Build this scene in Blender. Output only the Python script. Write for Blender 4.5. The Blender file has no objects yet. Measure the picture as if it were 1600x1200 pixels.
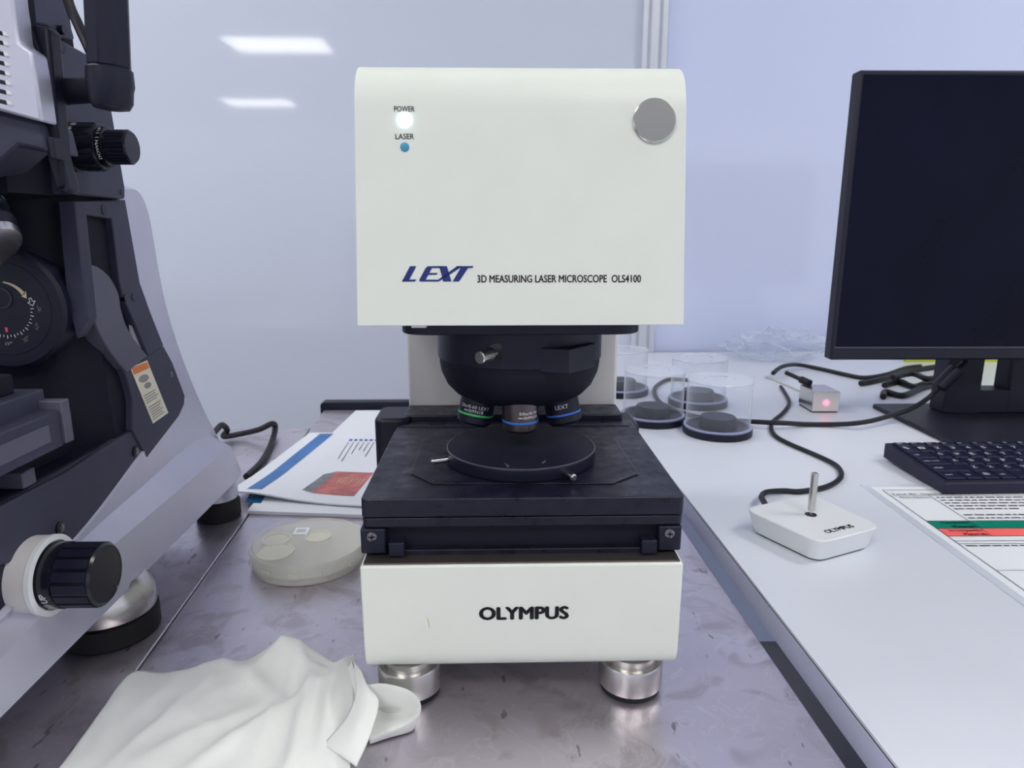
import bpy, bmesh, math, random
from mathutils import Vector, Matrix, noise
random.seed(7)
S = bpy.context.scene
COL = S.collection
V = Vector
# ------------------------------------------------------------------ camera
FPX = 1080.0; HOR = 359.0
PITCH = math.atan((600 - HOR) / FPX); YAW = math.radians(1.4); CAMZ = 0.30
cam = bpy.data.objects.new('camera', bpy.data.cameras.new('camera')); COL.objects.link(cam)
cam.location = (0, 0, CAMZ); cam.rotation_euler = (math.pi/2 - PITCH, 0, -YAW)
cam.data.sensor_width = 36; cam.data.lens = FPX / 1600 * 36
cam.data.clip_start = 0.02; cam.data.clip_end = 60
cam.data.dof.use_dof = True; cam.data.dof.focus_distance = 0.46; cam.data.dof.aperture_fstop = 18
S.camera = cam
# ------------------------------------------------------------------ world, exposure
w = bpy.data.worlds.new('room_ambient'); S.world = w; w.use_nodes = True
w.node_tree.nodes['Background'].inputs[0].default_value = (0.80, 0.86, 1.0, 1)
w.node_tree.nodes['Background'].inputs[1].default_value = 0.74
S.view_settings.view_transform = 'Standard'; S.view_settings.look = 'None'
S.view_settings.exposure = 0.58; S.view_settings.gamma = 1.0; S.view_settings.use_curve_mapping = False
LIGHT = 10.0     # radiance of the ceiling panels
CEIL = 1.95
PANELS = [(-1.95, -3.65), (-3.1, -6.6), (0.75, -1.15), (-1.0, -1.0), (1.75, 0.45), (-1.5, 0.9)]

# ------------------------------------------------------------------ pixel -> place (on a real plane of the room)
cp, sp, cy_, sy_ = math.cos(PITCH), math.sin(PITCH), math.cos(YAW), math.sin(YAW)
RX = V((cy_, -sy_, 0)); FW = V((sy_*cp, cy_*cp, -sp)); UP = V((sy_*sp, cy_*sp, cp)); CC = V((0, 0, CAMZ))
def ray(px, py): return FW + (px-800)/FPX*RX - (py-600)/FPX*UP
def atz(px, py, z): d = ray(px, py); return CC + d*((z-CAMZ)/d.z)
def aty(px, py, y): d = ray(px, py); return CC + d*(y/d.y)
def atx(px, py, x): d = ray(px, py); return CC + d*(x/d.x)
def atp(px, py, p0, n): d = ray(px, py); return CC + d*((p0-CC).dot(n)/d.dot(n))

# ------------------------------------------------------------------ materials
def lin(c): return tuple(((v/255)/12.92 if v/255 <= .04045 else ((v/255+.055)/1.055)**2.4) for v in c) + (1,)
MATS = {}
def mat(name, rgb, rough=.5, metal=0., var=.04, vscale=30., bump=0., bscale=200., spec=.5, trans=0., alpha=1., coat=0., rvar=0., emit=0., stretch=None, ior=1.45):
    m = bpy.data.materials.new(name); m.use_nodes = True; nt = m.node_tree
    b = nt.nodes['Principled BSDF']; b.inputs['Roughness'].default_value = rough; b.inputs['Metallic'].default_value = metal
    b.inputs['Specular IOR Level'].default_value = spec; b.inputs['Transmission Weight'].default_value = trans
    b.inputs['Alpha'].default_value = alpha; b.inputs['Coat Weight'].default_value = coat; b.inputs['IOR'].default_value = ior
    c = lin(rgb); tc = nt.nodes.new('ShaderNodeTexCoord'); src = tc.outputs['Object']
    if stretch:
        mp = nt.nodes.new('ShaderNodeMapping'); mp.inputs['Scale'].default_value = stretch
        nt.links.new(src, mp.inputs[0]); src = mp.outputs[0]
    n = nt.nodes.new('ShaderNodeTexNoise'); n.inputs['Scale'].default_value = vscale; n.inputs['Detail'].default_value = 5
    nt.links.new(src, n.inputs['Vector'])
    r = nt.nodes.new('ShaderNodeValToRGB'); r.color_ramp.elements[0].position = .3; r.color_ramp.elements[1].position = .7
    r.color_ramp.elements[0].color = tuple(x*(1-var) for x in c[:3]) + (1,)
    r.color_ramp.elements[1].color = tuple(min(1, x*(1+var)) for x in c[:3]) + (1,)
    nt.links.new(n.outputs[0], r.inputs[0]); nt.links.new(r.outputs[0], b.inputs['Base Color'])
    if rvar:
        mr = nt.nodes.new('ShaderNodeMapRange'); mr.inputs[1].default_value = .3; mr.inputs[2].default_value = .7
        mr.inputs[3].default_value = max(.02, rough-rvar); mr.inputs[4].default_value = rough+rvar
        nt.links.new(n.outputs[0], mr.inputs[0]); nt.links.new(mr.outputs[0], b.inputs['Roughness'])
    if bump:
        n2 = nt.nodes.new('ShaderNodeTexNoise'); n2.inputs['Scale'].default_value = bscale; n2.inputs['Detail'].default_value = 3
        nt.links.new(src, n2.inputs['Vector'])
        bp = nt.nodes.new('ShaderNodeBump'); bp.inputs['Strength'].default_value = bump; bp.inputs['Distance'].default_value = .001
        nt.links.new(n2.outputs[0], bp.inputs['Height']); nt.links.new(bp.outputs[0], b.inputs['Normal'])
    if emit:
        b.inputs['Emission Color'].default_value = c; b.inputs['Emission Strength'].default_value = emit
    MATS[name] = m; return m
mat('cream', (224, 228, 220), .38, var=.012, bump=.05, bscale=900)
mat('black', (24, 26, 44), .42, spec=.35, var=.12, vscale=60, bump=.12, bscale=1500)
mat('black_gloss', (20, 21, 32), .2, var=.1)
mat('black_matte', (18, 20, 34), .65, spec=.3, var=.15, bump=.15, bscale=1200)
mat('stage_black', (23, 25, 42), .36, spec=.4, var=.22, vscale=90, rvar=.14, bump=.1, bscale=700)
mat('dark_grey', (56, 57, 76), .5, spec=.4, var=.08, vscale=80, bump=.2, bscale=1800)
mat('mid_grey', (86, 86, 102), .5, var=.06, bump=.2, bscale=1800)
mat('silver_paint', (200, 200, 216), .36, .45, var=.03, bump=.08, bscale=2500)
mat('column_paint', (214, 211, 212), .5, .0, var=.02, bump=.08, bscale=2500)
mat('aluminium', (205, 203, 200), .26, .95, var=.03)
mat('steel_pin', (205, 205, 208), .2, 1., var=.03)
mat('chrome_dark', (120, 118, 124), .25, 1., var=.05)
mat('gunmetal', (98, 90, 92), .3, .9, var=.06)
mat('rubber', (18, 18, 22), .7)
mat('top_steel', (120, 112, 112), .3, .85, var=.06)
mat('green_ring', (70, 190, 110), .4); mat('blue_ring', (52, 110, 205), .4); mat('teal_ring', (90, 165, 150), .4)
mat('print_navy', (26, 42, 112), .5); mat('print_dark', (52, 44, 48), .5); mat('print_black', (38, 36, 42), .6)
mat('print_white', (225, 225, 228), .5); mat('print_blue', (70, 80, 190), .6); mat('print_red', (225, 70, 90), .5); mat('print_cream', (214, 196, 160), .6)
mat('led_on', (205, 250, 255), .3, emit=9.); mat('led_off', (70, 150, 185), .25); mat('led_red', (255, 70, 90), .3, emit=5.)
mat('lip', (150, 156, 190), .25)
mat('white_plastic', (226, 229, 232), .4, var=.01)
mat('paper', (226, 230, 236), .55, var=.012); mat('paper_edge', (205, 204, 200), .7)
mat('laminate', (214, 220, 232), .12, var=.01, coat=.6)
mat('green_bar', (0, 128, 106), .4); mat('red_bar', (250, 112, 108), .4)
mat('brochure_blue', (46, 108, 176), .35, var=.2, vscale=25); mat('brochure_deep', (0, 84, 130), .35)
mat('photo_red', (176, 96, 92), .4, var=.45, vscale=70); mat('photo_grey', (120, 122, 126), .4, var=.3, vscale=80); mat('photo_olive', (176, 166, 116), .4, var=.3, vscale=60)
mat('label_cream', (232, 226, 206), .5); mat('label_orange', (226, 130, 60), .5); mat('label_grey', (150, 145, 140), .6)
mat('cable', (18, 18, 26), .5); mat('cable_clear', (200, 196, 188), .4)
mat('screen', (12, 15, 34), .3, spec=.12, var=.3, vscale=8, rvar=.06); mat('bezel', (34, 35, 48), .45, spec=.3, var=.06)
mat('key', (24, 28, 54), .45, spec=.3, var=.05); mat('key_board', (38, 38, 58), .5, spec=.3)
mat('panel_light', (255, 252, 245), .5, emit=LIGHT); mat('panel_frame', (225, 225, 225), .5)
mat('ceiling', (225, 226, 228), .8); mat('floor', (120, 120, 125), .6)
mat('post', (206, 210, 220), .35, .2, var=.02); mat('post_groove', (170, 176, 192), .4)
mat('wall_b', (208, 216, 244), .05, var=.012, vscale=1.2, bump=.015, bscale=3, spec=.5)  # right partition panel, coloured bluer than the left one
mat('wall', (204, 211, 228), .045, var=.012, vscale=1.2, bump=.015, bscale=3, spec=.5)
mat('desk', (214, 218, 229), .33, var=.012, vscale=14, rvar=.05, bump=.04, bscale=300)
mat('desk_edge', (196, 199, 224), .5); mat('gap', (40, 40, 52), .7)
mat('cloth', (232, 234, 232), .85, var=.035, vscale=14, bump=.15, bscale=1500)
mat('photo_yellow', (200, 205, 60), .4)
def glassy(name, tint, rough, lo, hi):     # clear shell: see-through face on, whitish sheen towards the edges
    m = bpy.data.materials.new(name); m.use_nodes = True; nt = m.node_tree; b = nt.nodes['Principled BSDF']; L = nt.links.new
    b.inputs['Base Color'].default_value = (.80, .84, .92, 1); b.inputs['Roughness'].default_value = rough
    o = nt.nodes['Material Output']; t = nt.nodes.new('ShaderNodeBsdfTransparent'); t.inputs[0].default_value = tint
    lw = nt.nodes.new('ShaderNodeLayerWeight'); lw.inputs[0].default_value = .5
    pw = nt.nodes.new('ShaderNodeMath'); pw.operation = 'POWER'; pw.inputs[1].default_value = 3.0; L(lw.outputs['Facing'], pw.inputs[0])
    mr = nt.nodes.new('ShaderNodeMapRange'); mr.inputs[3].default_value = lo; mr.inputs[4].default_value = hi; L(pw.outputs[0], mr.inputs[0])
    n = nt.nodes.new('ShaderNodeTexNoise'); n.inputs['Scale'].default_value = 40
    bp = nt.nodes.new('ShaderNodeBump'); bp.inputs['Strength'].default_value = .05; L(n.outputs[0], bp.inputs['Height']); L(bp.outputs[0], b.inputs['Normal'])
    mx = nt.nodes.new('ShaderNodeMixShader'); L(mr.outputs[0], mx.inputs[0]); L(t.outputs[0], mx.inputs[1]); L(b.outputs[0], mx.inputs[2]); L(mx.outputs[0], o.inputs[0]); MATS[name] = m
glassy('clear_acrylic', (.96, .97, .99, 1), .08, .09, .8)
glassy('clear_rim', (.97, .98, 1, 1), .15, .55, .8)
glassy('clear_bag', (.93, .945, .97, 1), .12, .16, .85)
mat('frosted', (226, 226, 218), .3, var=.03, alpha=.5)
mat('frosted_disc', (226, 225, 212), .4, var=.03, alpha=.7)
def steel_table():
    m = bpy.data.materials.new('table_steel'); m.use_nodes = True; nt = m.node_tree; L = nt.links.new
    b = nt.nodes['Principled BSDF']; b.inputs['Metallic'].default_value = .85
    tc = nt.nodes.new('ShaderNodeTexCoord')
    def nz(s, d, st=(1, 1, 1), dist=0.):
        mp = nt.nodes.new('ShaderNodeMapping'); mp.inputs['Scale'].default_value = st; L(tc.outputs['Object'], mp.inputs[0])
        n = nt.nodes.new('ShaderNodeTexNoise'); n.inputs['Scale'].default_value = s; n.inputs['Detail'].default_value = d; n.inputs['Distortion'].default_value = dist
        L(mp.outputs[0], n.inputs['Vector']); return n.outputs[0]
    def ramp(i, a, ca, bb, cb):
        r = nt.nodes.new('ShaderNodeValToRGB'); e = r.color_ramp.elements; e[0].position = a; e[0].color = ca; e[1].position = bb; e[1].color = cb; L(i, r.inputs[0]); return r.outputs[0]
    def mix(f, a, bb, t='MIX'):
        x = nt.nodes.new('ShaderNodeMix'); x.data_type = 'RGBA'; x.blend_type = t
        if isinstance(f, float): x.inputs[0].default_value = f
        else: L(f, x.inputs[0])
        for i, q in ((6, a), (7, bb)):
            if isinstance(q, tuple): x.inputs[i].default_value = q
            else: L(q, x.inputs[i])
        return x.outputs[2]
    base = ramp(nz(9, 5), .3, lin((194, 187, 197)), .7, lin((212, 206, 216)))
    grime = ramp(nz(26, 6, dist=1.2), .52, (0, 0, 0, 1), .66, (1, 1, 1, 1))
    specks = ramp(nz(150, 2, (1, .35, 1)), .69, (0, 0, 0, 1), .74, (1, 1, 1, 1))
    dried = ramp(nz(17, 6, dist=2.5), .485, (0, 0, 0, 1), .5, (1, 1, 1, 1)); dried2 = ramp(nz(17, 6, dist=2.5), .5, (1, 1, 1, 1), .515, (0, 0, 0, 1))
    c = mix(grime, base, lin((182, 174, 180))); c = mix(specks, c, lin((150, 143, 150)))
    edge = mix(1.0, dried, dried2, 'MULTIPLY'); ef = nt.nodes.new('ShaderNodeMath'); ef.operation = 'MULTIPLY'; ef.inputs[1].default_value = .35; L(edge, ef.inputs[0])
    c = mix(ef.outputs[0], c, lin((226, 222, 228))); L(c, b.inputs['Base Color'])
    mr = nt.nodes.new('ShaderNodeMapRange'); mr.inputs[1].default_value = .3; mr.inputs[2].default_value = .7; mr.inputs[3].default_value = .27; mr.inputs[4].default_value = .42
    L(nz(12, 5), mr.inputs[0]); L(mr.outputs[0], b.inputs['Roughness'])
    bp = nt.nodes.new('ShaderNodeBump'); bp.inputs['Strength'].default_value = .08; bp.inputs['Distance'].default_value = .001
    L(nz(500, 2, (1, .08, 1)), bp.inputs['Height']); L(bp.outputs[0], b.inputs['Normal']); MATS['table_steel'] = m
steel_table()

# ------------------------------------------------------------------ mesh helpers
class MB:
    def __init__(s): s.v = []; s.f = []
    def loft(s, rings, cap=True, closed=True):
        b = len(s.v); n = len(rings[0])
        for r in rings: s.v += [V(p) for p in r]
        for i in range(len(rings)-1):
            for j in range(n if closed else n-1):
                k = (j+1) % n; s.f.append((b+i*n+j, b+i*n+k, b+(i+1)*n+k, b+(i+1)*n+j))
        if cap and closed: s.f.append(tuple(b+j for j in range(n))[::-1]); s.f.append(tuple(b+(len(rings)-1)*n+j for j in range(n)))
        return s
    def box(s, x0, x1, y0, y1, z0, z1):
        return s.loft([[(x0, y0, z0), (x1, y0, z0), (x1, y1, z0), (x0, y1, z0)], [(x0, y0, z1), (x1, y0, z1), (x1, y1, z1), (x0, y1, z1)]])
    def prism(s, pts, d):      # pts: 3-D outline, d: extrusion vector
        return s.loft([pts, [V(p)+V(d) for p in pts]])
    def lathe(s, prof, o, ax=(0, 0, 1), seg=48, cap=True):
        a, e1, e2 = frame(ax)
        return s.loft([[V(o)+a*h+e1*(r*math.cos(t*math.tau/seg))+e2*(r*math.sin(t*math.tau/seg)) for t in range(seg)] for r, h in prof], cap)
    def tube(s, pts, r, seg=10):
        pts = [V(p) for p in pts]; rings = []; e = None
        for i, p in enumerate(pts):
            t = (pts[min(i+1, len(pts)-1)]-pts[max(i-1, 0)]).normalized()
            if e is None: e = frame(t)[1]
            e = (e - t*e.dot(t)).normalized(); g = t.cross(e)
            rings.append([p+e*r*math.cos(k*math.tau/seg)+g*r*math.sin(k*math.tau/seg) for k in range(seg)])
        return s.loft(rings)
    def quad(s, *p): b = len(s.v); s.v += [V(q) for q in p]; s.f.append(tuple(range(b, b+len(p)))); return s
def frame(ax):
    a = V(ax).normalized(); h = V((1, 0, 0)) if abs(a.x) < .9 else V((0, 1, 0))
    e1 = (h - a*a.dot(h)).normalized(); return a, e1, a.cross(e1)
def spline(pts, n=8):
    pts = [V(p) for p in pts]; out = []
    for i in range(len(pts)-1):
        p0, p1, p2, p3 = pts[max(i-1, 0)], pts[i], pts[i+1], pts[min(i+2, len(pts)-1)]
        for k in range(n):
            t = k/n; out.append(.5*((2*p1)+(p2-p0)*t+(2*p0-5*p1+4*p2-p3)*t*t+(3*p1-p0-3*p2+p3)*t**3))
    return out+[pts[-1]]
def rnd(pts, r, n=5):        # round the corners of a polygon
    out = []; N = len(pts); pts = [V(p) for p in pts]
    rr = r if isinstance(r, (list, tuple)) else [r]*N
    for i, p in enumerate(pts):
        a = pts[i-1]-p; b = pts[(i+1) % N]-p; q = min(rr[i], a.length*.48, b.length*.48)
        if q < 1e-6: out.append(p); continue
        A = p+a.normalized()*q; B = p+b.normalized()*q
        for k in range(n+1): t = k/n; out.append(A*(1-t)**2+p*2*t*(1-t)+B*t*t)
    return out
def root(o):
    while o.parent: o = o.parent
    return o
def obj(name, mb, m, parent=None, bevel=0., smooth=35, local=False, seg=2, doubled=False):
    me = bpy.data.meshes.new(name); off = V((0, 0, 0)) if (local or not parent) else root(parent).location
    me.from_pydata([p-off for p in mb.v], [], mb.f)
    bm = bmesh.new(); bm.from_mesh(me); bmesh.ops.remove_doubles(bm, verts=bm.verts, dist=1e-6)
    if not doubled: bmesh.ops.recalc_face_normals(bm, faces=bm.faces)
    bm.to_mesh(me); bm.free()
    for p in me.polygons: p.use_smooth = True
    me.set_sharp_from_angle(angle=math.radians(smooth))
    o = bpy.data.objects.new(name, me); COL.objects.link(o); me.materials.append(MATS[m])
    if parent: o.parent = parent
    if bevel:
        b = o.modifiers.new('bevel', 'BEVEL'); b.width = bevel; b.segments = seg; b.limit_method = 'ANGLE'; b.angle_limit = math.radians(40); b.harden_normals = False
    return o
def thing(name, label, cat, loc=(0, 0, 0), rz=0., group=None):
    o = bpy.data.objects.new(name, None); COL.objects.link(o); o.location = loc; o.rotation_euler = (0, 0, rz); o.empty_display_size = .02
    return tag(o, label, cat, group)
def tag(o, label=None, cat=None, group=None, kind=None):
    for k, v in (('label', label), ('category', cat), ('group', group), ('kind', kind)):
        if v: o[k] = v
    return o
def struct(o, label, cat): return tag(o, label, cat, kind='structure')
def text_mb(s, bold=0., shear=0., space=1.):
    bd, bold = bold, 0.
    cu = bpy.data.curves.new('t', 'FONT'); cu.body = s; cu.size = 1; cu.offset = bold; cu.shear = shear; cu.space_character = space; cu.resolution_u = 3
    o = bpy.data.objects.new('t', cu); COL.objects.link(o); bpy.context.view_layer.update()
    me = o.to_mesh(); mb = MB(); mb.v = [v.co.copy() for v in me.vertices]; mb.f = [tuple(p.vertices) for p in me.polygons]
    o.to_mesh_clear(); bpy.data.objects.remove(o); bpy.data.curves.remove(cu)
    xs = [p.x for p in mb.v]; ys = [p.y for p in mb.v]; x0, x1, y0, y1 = min(xs), max(xs), min(ys), max(ys)
    if bd:
        v0 = list(mb.v); f0 = list(mb.f)
        for dx, dy in ((-bd, 0), (bd, 0), (0, bd*.6), (0, -bd*.6)):
            b = len(mb.v); mb.v += [V((p.x+dx, p.y+dy, 0)) for p in v0]; mb.f += [tuple(i+b for i in f) for f in f0]
    for p in mb.v: p.x = (p.x-x0)/(x1-x0); p.y = (p.y-y0)/(y1-y0)
    return mb
def flat_text(name, s, m, parent, o, ux, uy, **k):      # text in the box o, o+ux, o+uy
    local = k.pop('local', False); mb = text_mb(s, **k); n = V(ux).cross(V(uy)).normalized()
    mb.v = [V(o)+V(ux)*p.x+V(uy)*p.y for p in mb.v]
    return obj(name, mb, m, parent, doubled=True, local=local)
def wrap_text(name, s, m, parent, o, ax, up, a0, a1, r, h0, h1, flip=False, **k):   # text round a cylinder: angles a0..a1 about ax from 'up', heights h0..h1
    mb = text_mb(s, **k); a = V(ax).normalized(); e1 = (V(up)-a*a.dot(V(up))).normalized(); e2 = a.cross(e1); q = []
    for p in mb.v:
        t = a0+(a1-a0)*p.x; q.append(V(o)+a*(h0+(h1-h0)*p.y)+(e1*math.cos(t)+e2*math.sin(t))*r)
    mb.v = q; return obj(name, mb, m, parent, doubled=True)

# ------------------------------------------------------------------ the setting
WALLY = 1.60
o = struct(obj('floor', MB().box(-6, 6, -9, 2.2, -.80, -.75), 'floor'), 'grey laboratory floor under the tables', 'floor')
o = struct(obj('ceiling', MB().box(-6, 6, -9, 2.2, CEIL, CEIL+.05), 'ceiling'), 'white ceiling of the laboratory', 'ceiling')
pl, pr = .3165, .3710
struct(obj('wall_back', MB().box(-6, pl+.004, WALLY, WALLY+.06, -.75, CEIL), 'wall'), 'glossy pale grey partition panel behind the steel tables', 'wall')
struct(obj('wall_right', MB().box(pr-.004, 6, WALLY, WALLY+.06, -.75, CEIL), 'wall_b'), 'glossy partition panel behind the monitor, bluer than the left panel', 'wall')
tr = struct(obj('trim_1', MB().box(pl, pr, WALLY-.012, WALLY+.01, -.75, CEIL), 'post', bevel=.002), 'white aluminium profile strip between the partition panels', 'trim')
for a, b in ((.012, .018), (.036, .042)):
    obj('groove', MB().box(pl+a, pl+b, WALLY-.0135, WALLY-.011, -.75, CEIL), 'post_groove', tr)
for i, (x, y) in enumerate(PANELS):
    t = thing('ceiling_light', ['square ceiling light panel', 'far ceiling light panel'][i == 1] + ' ' + ['reflected highest in the left partition', 'reflected lower in the left partition', 'above and behind the camera to the right', 'above and behind the camera to the left', 'over the computer desk', 'over the left steel table', 'over the white instrument'][i], 'ceiling light', (x, y, CEIL), 0, 'ceiling lights')
    hx, hy = .44, .27
    obj('diffuser', MB().box(x-hx, x+hx, y-hy, y+hy, CEIL-.012, CEIL-.004), 'panel_light', t)
    f = MB()
    for q in ((-hx-.02, -hx, -hy-.02, hy+.02), (hx, hx+.02, -hy-.02, hy+.02), (-hx, hx, -hy-.02, -hy), (-hx, hx, hy, hy+.02)): f.box(x+q[0], x+q[1], y+q[2], y+q[3], CEIL-.016, CEIL)
    obj('frame', f, 'panel_frame', t)
# tables
def legs(t, pts, m, z1):
    for x, y in pts: obj('leg', MB().box(x-.02, x+.02, y-.02, y+.02, -.75, z1), m, t)
def seam(y): return -.2506+(y-.4245)*(-.0596)
def dedge(y): return .214+(y-.31)*(-.0238)
t = thing('steel_table', 'stained stainless steel table carrying the cream instrument', 'table', (0, .5, -.75))
obj('tabletop', MB().prism([(seam(-.2)+.0008, -.2, 0), (dedge(-.2)-.014, -.2, 0), (dedge(1.147)-.014, 1.147, 0), (seam(1.147)+.0008, 1.147, 0)], (0, 0, -.03)), 'table_steel', t, bevel=.001)
rz0 = .004
rail = rnd([(seam(1.15)-.006, 1.152, -.14), (seam(1.15)-.006, 1.152, .0125), (.16, 1.152, .0125), (.16, 1.152, -.14), (.145, 1.152, -.14), (.145, 1.152, -.006), (seam(1.15)+.008, 1.152, -.006), (seam(1.15)+.008, 1.152, -.14)], [0, .008, .008, 0, 0, .004, .004, 0])
tag(obj('back_rail', MB().prism(rail, (0, .02, 0)), 'black', bevel=.001), 'black metal rail along the back of the steel table', 'rail')
legs(t, [(-.18, -.15), (.13, -.15), (-.22, 1.08), (.13, 1.08)], 'aluminium', -.03)
t = thing('steel_table', 'plain stainless steel table under the large silver and black microscope', 'table', (-.6, .5, -.75))
obj('tabletop', MB().prism([(-1.0, -.2, -.0006), (seam(-.2)-.0008, -.2, -.0006), (seam(1.04)-.0008, 1.04, -.0006), (-1.0, 1.04, -.0006)], (0, 0, -.03)), 'table_steel', t, bevel=.001)
legs(t, [(-.96, -.15), (-.3, -.15), (-.96, .98), (-.34, .98)], 'aluminium', -.03)
DZ = .02
t = thing('white_desk', 'white laminate desk carrying the monitor and keyboard', 'desk', (.8, .8, -.75))
obj('desktop', MB().prism([(dedge(-.2), -.2, DZ), (1.5, -.2, DZ), (1.5, WALLY-.015, DZ), (dedge(WALLY), WALLY-.015, DZ)], (0, 0, -.002)), 'desk', t)
obj('edge_band', MB().prism([(dedge(-.2), -.2, DZ-.0032), (1.5, -.2, DZ-.0032), (1.5, WALLY-.015, DZ-.0032), (dedge(WALLY), WALLY-.015, DZ-.0032)], (0, 0, -.0198)), 'desk_edge', t)
obj('edge_joint', MB().prism([(dedge(-.2)+.0002, -.2, DZ-.002), (1.5, -.2, DZ-.002), (1.5, WALLY-.015, DZ-.002), (dedge(WALLY)+.0002, WALLY-.015, DZ-.002)], (0, 0, -.0012)), 'rubber', t)
legs(t, [(dedge(-.1)+.06, -.1), (1.44, -.1), (.27, 1.5), (1.44, 1.5)], 'gap', DZ-.023)

# ------------------------------------------------------------------ laser microscope
XC = .0158
LM = thing('laser_microscope', 'cream laser microscope with black stage in the middle of the picture', 'microscope', (XC, .52, 0))
# base
def prof_x(pts, x0, x1, mb=None): return (mb or MB()).loft([[(x0, y, z) for y, z in pts], [(x1, y, z) for y, z in pts]])
bp = [(p.x, p.y) for p in rnd([(.385, .1015, 0), (.3865, .027, 0), (.72, .027, 0), (.72, .1015, 0)], [.0015, .017, .01, .002], 8)]
base = obj('base', prof_x(bp, XC-.0984, XC+.0984), 'cream', LM, bevel=.0012)
obj('base_top_plate', MB().box(XC-.0965, XC+.0965, .387, .60, .1015, .1027), 'top_steel', LM)
pB = V((0, .385, .1)); nB = V((0, -1, -.02)).normalized()
def label_on(name, s, x0, x1, yt, yb, m, par, p0, n, **k):
    a = atp(x0, yb, p0, n)+n*.0003; b = atp(x1, yb, p0, n)+n*.0003; c = atp(x0, yt, p0, n)+n*.0003
    ux = V(((b-a).length, 0, 0)); uy = n.cross(V((1, 0, 0))); uy = -uy if uy.z < 0 else uy
    return flat_text(name, s, m, par, a, ux, uy.normalized()*(c-a).length, **k)
label_on('brand_lettering', 'OLYMPUS', 750, 887, 949, 968, 'print_black', base, pB, nB, bold=.055)
sc = [atp(x, y, pB, nB)+nB*.0003 for x, y in ((667, 964), (669, 966), (672, 981), (670, 979))]
obj('scratch', MB().quad(*sc), 'print_cream', base, doubled=True)
for x, y in ((XC-.0735, .409), (XC+.0735, .409), (XC-.0735, .66), (XC+.0735, .66)):
    f = obj('foot', MB().lathe([(.0195, .0035), (.021, .005), (.021, .0215), (.0204, .0225), (.0175, .0226), (.0175, .028)], (x, y, 0)), 'aluminium', LM)
    obj('rubber_pad', MB().lathe([(.0188, 0), (.0196, .001), (.0196, .0036)], (x, y, 0)), 'rubber', f)
# column
obj('column', MB().box(XC-.0945, XC+.0945, .61, .72, .1, .36), 'column_paint', LM, bevel=.003)
# head
def hx(z): return .0983-(z-.2437)/.155*.0018
Yb, Yt, zb, zt = .4135, .4305, .2437, .3962
hp = rnd([(0, Yb, zb), (0, Yt, zt), (0, .72, zt), (0, .72, zb)], [.0008, .027, .02, .002], 10)
hm = MB().loft([[(XC-hx(p.z), p.y, p.z) for p in hp], [(XC+hx(p.z), p.y, p.z) for p in hp]])
head = obj('head_cover', hm, 'cream', LM, bevel=.0035, seg=4)
pH = V((0, Yb, zb)); uH = V((0, Yt-Yb, zt-zb)).normalized(); nH = V((0, -uH.z, uH.y)).normalized()
label_on('power_lettering', 'POWER', 616, 648, 166, 174.5, 'print_dark', head, pH, nH, bold=.01)
label_on('laser_lettering', 'LASER', 618, 647, 209, 217.5, 'print_dark', head, pH, nH, bold=.01)
label_on('model_lettering', '3D MEASURING LASER MICROSCOPE  OLS4100', 746, 1001, 430, 441.5, 'print_dark', head, pH, nH, bold=.024)
# slanted logo drawn as strokes (unit box, sheared)
def logo(mb, o, ux, uy, sh=.55):
    P = lambda x, y: V(o)+V(ux)*((x+sh*y*.24)/1.13)+V(uy)*y
    def poly(*pts): mb.quad(*[P(*p) for p in pts])
    poly((0, 0), (.10, 0), (.10, 1), (.0, 1)); poly((.0, 0), (.20, 0), (.22, .13), (.0, .13))
    poly((.26, .12), (.36, .12), (.36, .88), (.26, .88)); poly((.28, 0), (.53, 0), (.56, .12), (.26, .12)); poly((.26, .88), (.5, .88), (.53, 1), (.28, 1)); poly((.36, .44), (.49, .44), (.49, .56), (.36, .56))
    poly((.46, 1), (.58, 1), (.78, 0), (.65, 0)); poly((.53, 0), (.58, 0), (.80, .88), (.80, 1), (.74, 1))
    poly((.74, .88), (1.0, .88), (1.0, 1), (.74, 1)); poly((.80, 0), (.90, 0), (.93, .9), (.81, .9))
a = atp(628, 440, pH, nH)+nH*.0003; ux = V(((atp(740, 440, pH, nH)-atp(628, 440, pH, nH)).length, 0, 0)); uy = uH*(atp(628, 416, pH, nH)-atp(628, 440, pH, nH)).length
lg = MB(); logo(lg, a, ux, uy); obj('logo', lg, 'print_navy', head, doubled=True)
def disc_on(name, px, py, r, h, m, par, p0, n, dome=0.):
    c = atp(px, py, p0, n); pr_ = [(r, -.0005), (r, h*.7), (r-h*.3, h)] + ([(r*.6, h+dome*.7), (r*.2, h+dome)] if dome else [])
    return obj(name, MB().lathe(pr_, c, n, 40), m, par)
disc_on('power_indicator', 632, 187, .0034, .0008, 'led_on', head, pH, nH, .0006)
disc_on('laser_indicator', 632.5, 230, .0026, .0006, 'led_off', head, pH, nH, .0004)
disc_on('cap_disc', 1022, 189, .0127, .002, 'aluminium', head, pH, nH)
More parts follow.
